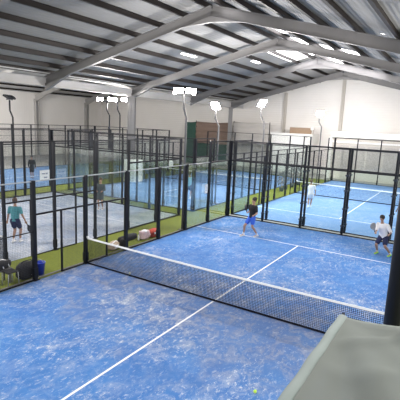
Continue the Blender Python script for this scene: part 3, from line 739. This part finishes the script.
bk = thing('blue_bucket', 'blue plastic bucket on the green strip behind the left fence', 'bucket', (-5.36, -1.60, 0))
rings = [[Vector((r * math.cos(a), r * math.sin(a), z)) for a in [k * 2 * PI / 20 for k in range(20)]] for r, z in ((.12, 0), (.155, .38), (.165, .385), (.165, .41), (.145, .41), (.11, .03))]
MB().loft(rings).build('pail', M['bblue'], bk, True)
MB().tube([(.165 * math.cos(a), .0, .40 + .10 * math.sin(a)) for a in [PI * k / 12 for k in range(13)]], .006, 6).build('handle', M['lightrail'], bk, True)

b = soft('sports_bag', 'tan and white sports bag behind the left fence near the net', 'bag', (-5.45, 1.75, 0), (.30, .52, .30), 'tan', .2, 5)
MB().tube([(.05, -.2, .27), (.1, 0, .36), (.05, .2, .27)], .02, 8).build('white_strap', M['c_white'], b, True)
MB().box((.145, -.12, .08), (.165, .1, .2)).build('white_pocket', M['c_white'], b, bevel=.008)
b = soft('backpack', 'dark brown backpack next to the tan bag behind the fence', 'bag', (-5.40, 2.25, 0), (.26, .30, .32), 'c_black', .3, 8)
MB().tube([(.12, -.08, .28), (.17, -.09, .15), (.13, -.08, .04)], .018, 8).build('shoulder_strap', M['c_grey'], b, True)
b = soft('racket_bag', 'long black racket bag lying on the green strip between two posts', 'bag', (-5.85, 3.0, 0), (.26, 1.15, .24), 'c_black', .0, 13, .12)
MB().tube([(.0, -.3, .23), (.02, 0, .29), (.0, .3, .23)], .014, 8).build('handle', M['c_grey'], b, True)
b = soft('clothes_pile', 'pink and white heap of clothes behind the left fence', 'clothes', (-5.50, 3.62, 0), (.34, .45, .38), 'pink', .0, 17, .5)
MB().ball((.03, -.02, .33), (.12, .16, .08)).build('folded_sleeve', M['c_white'], b, True)
b = soft('kit_bag', 'red kit bag beside the pink clothes behind the fence', 'bag', (-5.46, 4.2, 0), (.32, .56, .34), 'red', .1, 19, .25)
MB().box((.15, -.18, .16), (.185, .16, .24)).build('white_band', M['c_white'], b, bevel=.008)
# bottle
bt = MB(); rg = [[Vector((r * math.cos(a), r * math.sin(a), z)) for a in [k * 2 * PI / 14 for k in range(14)]] for r, z in ((.03, 0), (.035, .01), (.035, .17), (.014, .21), (.014, .24))]
bo = bt.loft(rg).build('water_bottle', M['paper'], None, True, loc=(-5.55, 3.95 - .62, 0)); tag(bo, 'pale water bottle standing by the clothes heap', 'bottle')
MB().tube([(0, 0, .235), (0, 0, .26)], .017, 12).build('cap', M['bblue'], bo, True)

# notices fixed on the fences
def notice(label, loc, w, h, rz, lines):
    o = MB().box((-w / 2, -.006, -h / 2), (w / 2, .006, h / 2)).build('notice_board', M['paper'], None, loc=loc, rz=rz); tag(o, label, 'sign')
    for i, (x0, x1, z, t_) in enumerate(lines): MB().box((x0 * w, -.009, z * h), (x1 * w, -.006, z * h + t_ * h)).build('print_line', M['ink'], o)
notice('white paper notice on the left fence near the far corner', (-4.98, 7.62, 1.74), .24, .42, R90, [(-.3, .3, .2, .06), (-.3, .2, .0, .05), (-.3, .3, -.2, .05)])
notice('white square notice hanging on the far fence of the left court', (-17.08, 7.75, 1.15), .74, .68, R90, [(-.3, .05, .12, .10), (.1, .3, .1, .14), (-.1, .25, -.25, .12)])
notice('small white notice high on the near glass of the court behind', (-8.6, 9.66, 2.55), .28, .30, 0, [(-.3, .3, .1, .1), (-.3, .2, -.2, .1)])

# ------------------------------------------------------------ things at the far end of the hall
def hung(name, label, x0, x1, z0, z1, y, mat, amp=.05, seed=0):
    n, k = 40, 16; mb = MB(); fr = []
    for s in (0, .012):
        for i in range(n + 1):
            for j in range(k + 1):
                x = x0 + (x1 - x0) * i / n; f = j / k; z = z0 + (z1 - z0) * f - .10 * math.sin(PI * i / n) * (f - .2)
                w = amp * math.sin(j * 1.7 + .6 * math.sin(i * .25 + seed)) + amp * noise.noise(Vector((x * .8, z * 2.2, seed)))
                fr.append((x, y + w + s, z))
    N1 = (n + 1) * (k + 1)
    fs = []
    for i in range(n):
        for j in range(k):
            a = i * (k + 1) + j; q = (a, a + k + 1, a + k + 2, a + 1); fs.append(q); fs.append(tuple(N1 + v for v in q[::-1]))
    for i in range(n):
        a = i * (k + 1); b_ = a + k + 1; fs += [(b_, a, N1 + a, N1 + b_), (a + k, b_ + k, N1 + b_ + k, N1 + a + k)]
    for j in range(k):
        a = j; b_ = j + 1; fs.append((a, b_, N1 + b_, N1 + a)); a = n * (k + 1) + j; b_ = a + 1; fs.append((b_, a, N1 + a, N1 + b_))
    return mb.add(fr, fs).build(name, M[mat], None, True)
o = hung('hanging_sheet', 0, -22.0, -17.35, 2.5, 5.0, 33.0, 'brown'); tag(o, 'creased brown sheet hung high near the end wall', 'sheet')
for x in (-22, -17.4): MB().tube([(x, 33.06, 0), (x, 33.06, 5.1)], .04, 8).build('support_pole', M['black'], o, True)
o = hung('hanging_sheet', 0, -17.1, -12.75, 2.75, 5.15, 33.0, 'grey', .035, 4); tag(o, 'pale grey sheet hung high right of the brown sheet', 'sheet')
for x in (-17.0, -12.7): MB().tube([(x, 33.06, 0), (x, 33.06, 5.2)], .04, 8).build('support_pole', M['black'], o, True)
o = hung('hanging_sheet', 0, -23.6, -22.05, .0, 4.95, 33.05, 'greencl', .02, 2); tag(o, 'dark green sheet hanging to the floor left of the brown one', 'sheet')
o = hung('hanging_sheet', 0, -22.0, -17.9, .0, 2.55, 33.3, 'greencl', .02, 7); tag(o, 'dark green screen under the brown hung sheet', 'sheet')

ct = thing('storage_container', 'white storage container before the end wall with a brown box on top', 'container', (-10.2, 34.0, 0))
w = MB().box((-2.25, -1.1, .1), (2.25, 1.1, 4.1)); w.build('body', M['white'], ct, bevel=.03)
ribs = MB()
for k in range(28): ribs.box((-2.15 + k * .158, -1.125, .2), (-2.08 + k * .158, -1.1, 4.0))
ribs.build('wall_ribs', M['white'], ct)
MB().box((-2.3, -1.15, 3.78), (2.3, 1.15, 3.84)).box((-2.3, -1.15, 4.1), (2.3, 1.15, 4.18)).build('roof_edge', M['white'], ct)
MB().box((-2.2, -1.0, 0), (2.2, 1.0, .1)).build('base', M['beige'], ct)
o = MB().box((-1.15, -.35, 0), (1.15, .35, .62)).build('cardboard_box', M['card'], None, loc=(-9.35, 33.6, 4.181), bevel=.01); tag(o, 'long brown box lying on top of the white container', 'box')
MB().box((-1.151, -.04, .621), (1.151, .04, .625)).build('packing_tape', M['tan'], o)
o = MB().tube([(0, 0, 0), (0, 0, .35), (0, -.1, .45)], .05, 8).ball((0, -.15, .52), (.16, .2, .16)).build('wall_lamp', M['white'], None, True, loc=(-8.05, 33.1, 4.19)); tag(o, 'small white lamp on the right corner of the container', 'lamp')

bo = thing('viewing_booth', 'long pale booth with white fascia against the end wall', 'booth', (-2.9, 33.9, 0))
MB().box((-2.9, -1.2, 0), (3.2, 1.2, 4.0)).build('body', M['beige'], bo)
MB().box((-3.0, -1.5, 4.05), (3.3, 1.2, 4.6)).build('fascia', M['white'], bo, bevel=.02)
MB().box((-3.0, -1.35, 3.55), (3.3, -1.2, 3.7)).build('ledge', M['white'], bo)
for k in range(4): MB().box((-2.6 + k * 1.5, -1.24, 1.0), (-1.3 + k * 1.5, -1.2, 3.3)).build('shutter', M['grey'], bo, bevel=.01)
MB().box((-3.2, -1.45, 0), (-2.9, -1.15, 4.05)).build('pillar', M['white'], bo)
MB().box((3.2, -1.45, 0), (3.4, -1.15, 4.05)).build('pillar', M['white'], bo)
st = MB().box((0, 0, 0), (4.4, .5, .5)).build('storage_shelf', M['beige'], None, loc=(.8, 33.4, 0)); tag(st, 'low pale storage chest right of the booth', 'chest')

# leafy clutter on the strip beyond the courts
def shrub(x, y, h, label, seed):
    rnd = random.Random(seed); t = thing('potted_shrub', label, 'plant', (x, y, 0), 0, 'dark shrubs beside the far court')
    rings = [[Vector((r * math.cos(a), r * math.sin(a), z)) for a in [k * 2 * PI / 14 for k in range(14)]] for r, z in ((.14, 0), (.19, .3), (.17, .3), (.15, .26))]
    MB().loft(rings).build('pot', M['c_grey'], t, True)
    MB().tube([(0, 0, .25), (.02, 0, h * .7)], .02, 6).build('stem', M['tan'], t, True)
    mb = MB()
    for k in range(200):
        a, el, rr = rnd.uniform(0, 2 * PI), rnd.uniform(-.9, 1.5), rnd.uniform(.3, 1) ** .6
        c = Vector((math.cos(a) * math.cos(el) * .38 * rr, math.sin(a) * math.cos(el) * .38 * rr, h * .62 + math.sin(el) * h * .4 * rr))
        u = Vector((rnd.gauss(0, 1), rnd.gauss(0, 1), rnd.gauss(0, 1))).normalized() * .07; v = u.cross(Vector((rnd.gauss(0, 1), rnd.gauss(0, 1), 1))).normalized() * .035
        mb.add([c - u, c + v, c + u, c - v + Vector((0, 0, .004))], [(0, 1, 2), (0, 2, 3)])
    mb.build('foliage', M['leaf'], t)
for i, (x, y, h) in enumerate(((-6.1, 20.6, 1.5), (-6.25, 21.8, 1.6), (-6.3, 23.4, 1.7), (-6.3, 25.0, 1.5))):
    shrub(x, y, h, ['dark shrub on the green strip, nearest of the row by the far court', 'second dark shrub on the green strip from the near end', 'tallest dark shrub third along the green strip', 'farthest dark shrub on the green strip'][i], i)

# ------------------------------------------------------------ shade net hung over the top rail in the foreground
rl = thing('corner_frame', 'top rail and post of the near right corner carrying the pale net', 'court fence', (5.0, -9.6, 0))
MB().bar((.012, -.4, 3.955), (.012, 1.9, 3.955), .035, .035).build('top_rail', M['black'], rl)
MB().box((-.03, 1.84, 0), (.03, 1.90, 3.95)).build('post', M['black'], rl)
sn = thing('shade_net', 'pale grey-green net sheet draped over the rail in the near right corner', 'net sheet', (5.0, -9.6, 3.99))
nu, nv = 90, 110; vs = []; fs = []
for i in range(nu + 1):
    for j in range(nv + 1):
        u = i / nu; v = j / nv                                   # u along the rail (y), v outwards to the right
        x = v * 2.5; y = -.35 + u * 2.25
        edge = u ** 3
        z = .01 - .55 * (v ** .8) * (1 - edge) + (.09 * min(x, .6) - .012 * math.sin(PI * min(1, v * 9))) * edge
        # folds that fan out from the far corner
        dx, dy = x, 1.9 - y; a = math.atan2(max(dy, 0), dx + .03); r = math.hypot(dx, dy)
        z += .030 * min(1, r * 1.6) * (math.sin(a * 8 + .8) + .5 * math.sin(a * 13 + 1.2 * r)) * (1 - (1 - min(1, v * 8)) ** 2)
        z += .012 * noise.noise(Vector((x * 3, y * 3, 1.0))) * min(1, v * 10)
        z += .022 * math.exp(-((y - 1.60 - .8 * x) / .035) ** 2) * min(1, x * 12) + .012 * math.exp(-((y - 1.42 - .35 * x) / .05) ** 2) * min(1, x * 12)
        if u > .97: y += .03 * math.sin(x * 14) * min(1, x * 3)
        vs.append((x, y, z))
for i in range(nu):
    for j in range(nv):
        a = i * (nv + 1) + j; fs.append((a, a + nv + 1, a + nv + 2, a + 1))
so = MB().add(vs, fs).build('net_cloth', M['shade'], sn, True); m_ = so.modifiers.new('thick', 'SOLIDIFY'); m_.thickness = .003
hv = []; hf = []
for i in range(nu + 1):
    y = vs[i * (nv + 1)][1]
    for x, z in ((-.016, -.065), (-.014, .016), (.004, .022), (.024, .017), (.024, .004)): hv.append((x, y, z + .004 * math.sin(y * 23)))
for i in range(nu):
    for j in range(4):
        a = i * 5 + j; hf.append((a, a + 5, a + 6, a + 1))
MB().add(hv, hf).build('hem', M['shadehem'], sn, True)
MB().bar((0, 1.87, -.02), (.0, 1.93, .012), .012, .012).build('tie', M['black'], sn)

# ------------------------------------------------------------ light, camera, view
W = bpy.data.worlds.new('hall'); S.world = W; W.use_nodes = True
bg = W.node_tree.nodes['Background']; bg.inputs[0].default_value = (1.0, .98, .95, 1); bg.inputs[1].default_value = 1.1

cam = bpy.data.cameras.new('camera'); co = bpy.data.objects.new('camera', cam); C.objects.link(co); S.camera = co
yaw, pitch, roll = -.5539, .1815, .0437
f = Vector((math.sin(yaw) * math.cos(pitch), math.cos(yaw) * math.cos(pitch), -math.sin(pitch)))
r0 = Vector((math.cos(yaw), -math.sin(yaw), 0)); u0 = r0.cross(f)
r1 = r0 * math.cos(roll) + u0 * math.sin(roll); u1 = -r0 * math.sin(roll) + u0 * math.cos(roll)
mw = Matrix((r1, u1, -f)).transposed().to_4x4(); mw.translation = Vector((5.4016, -9.6951, 4.8889)); co.matrix_world = mw
cam.sensor_width = 36; cam.lens = 422.57 / 400 * 36; cam.clip_start = .05; cam.clip_end = 300

S.view_settings.view_transform = 'Standard'; S.view_settings.look = 'None'; S.view_settings.gamma = 1
S.view_settings.use_curve_mapping = False; S.view_settings.exposure = 0.0
S.cycles.transparent_max_bounces = 48; S.cycles.max_bounces = 8; S.cycles.use_denoising = True
S.cycles.sample_clamp_indirect = 4.0
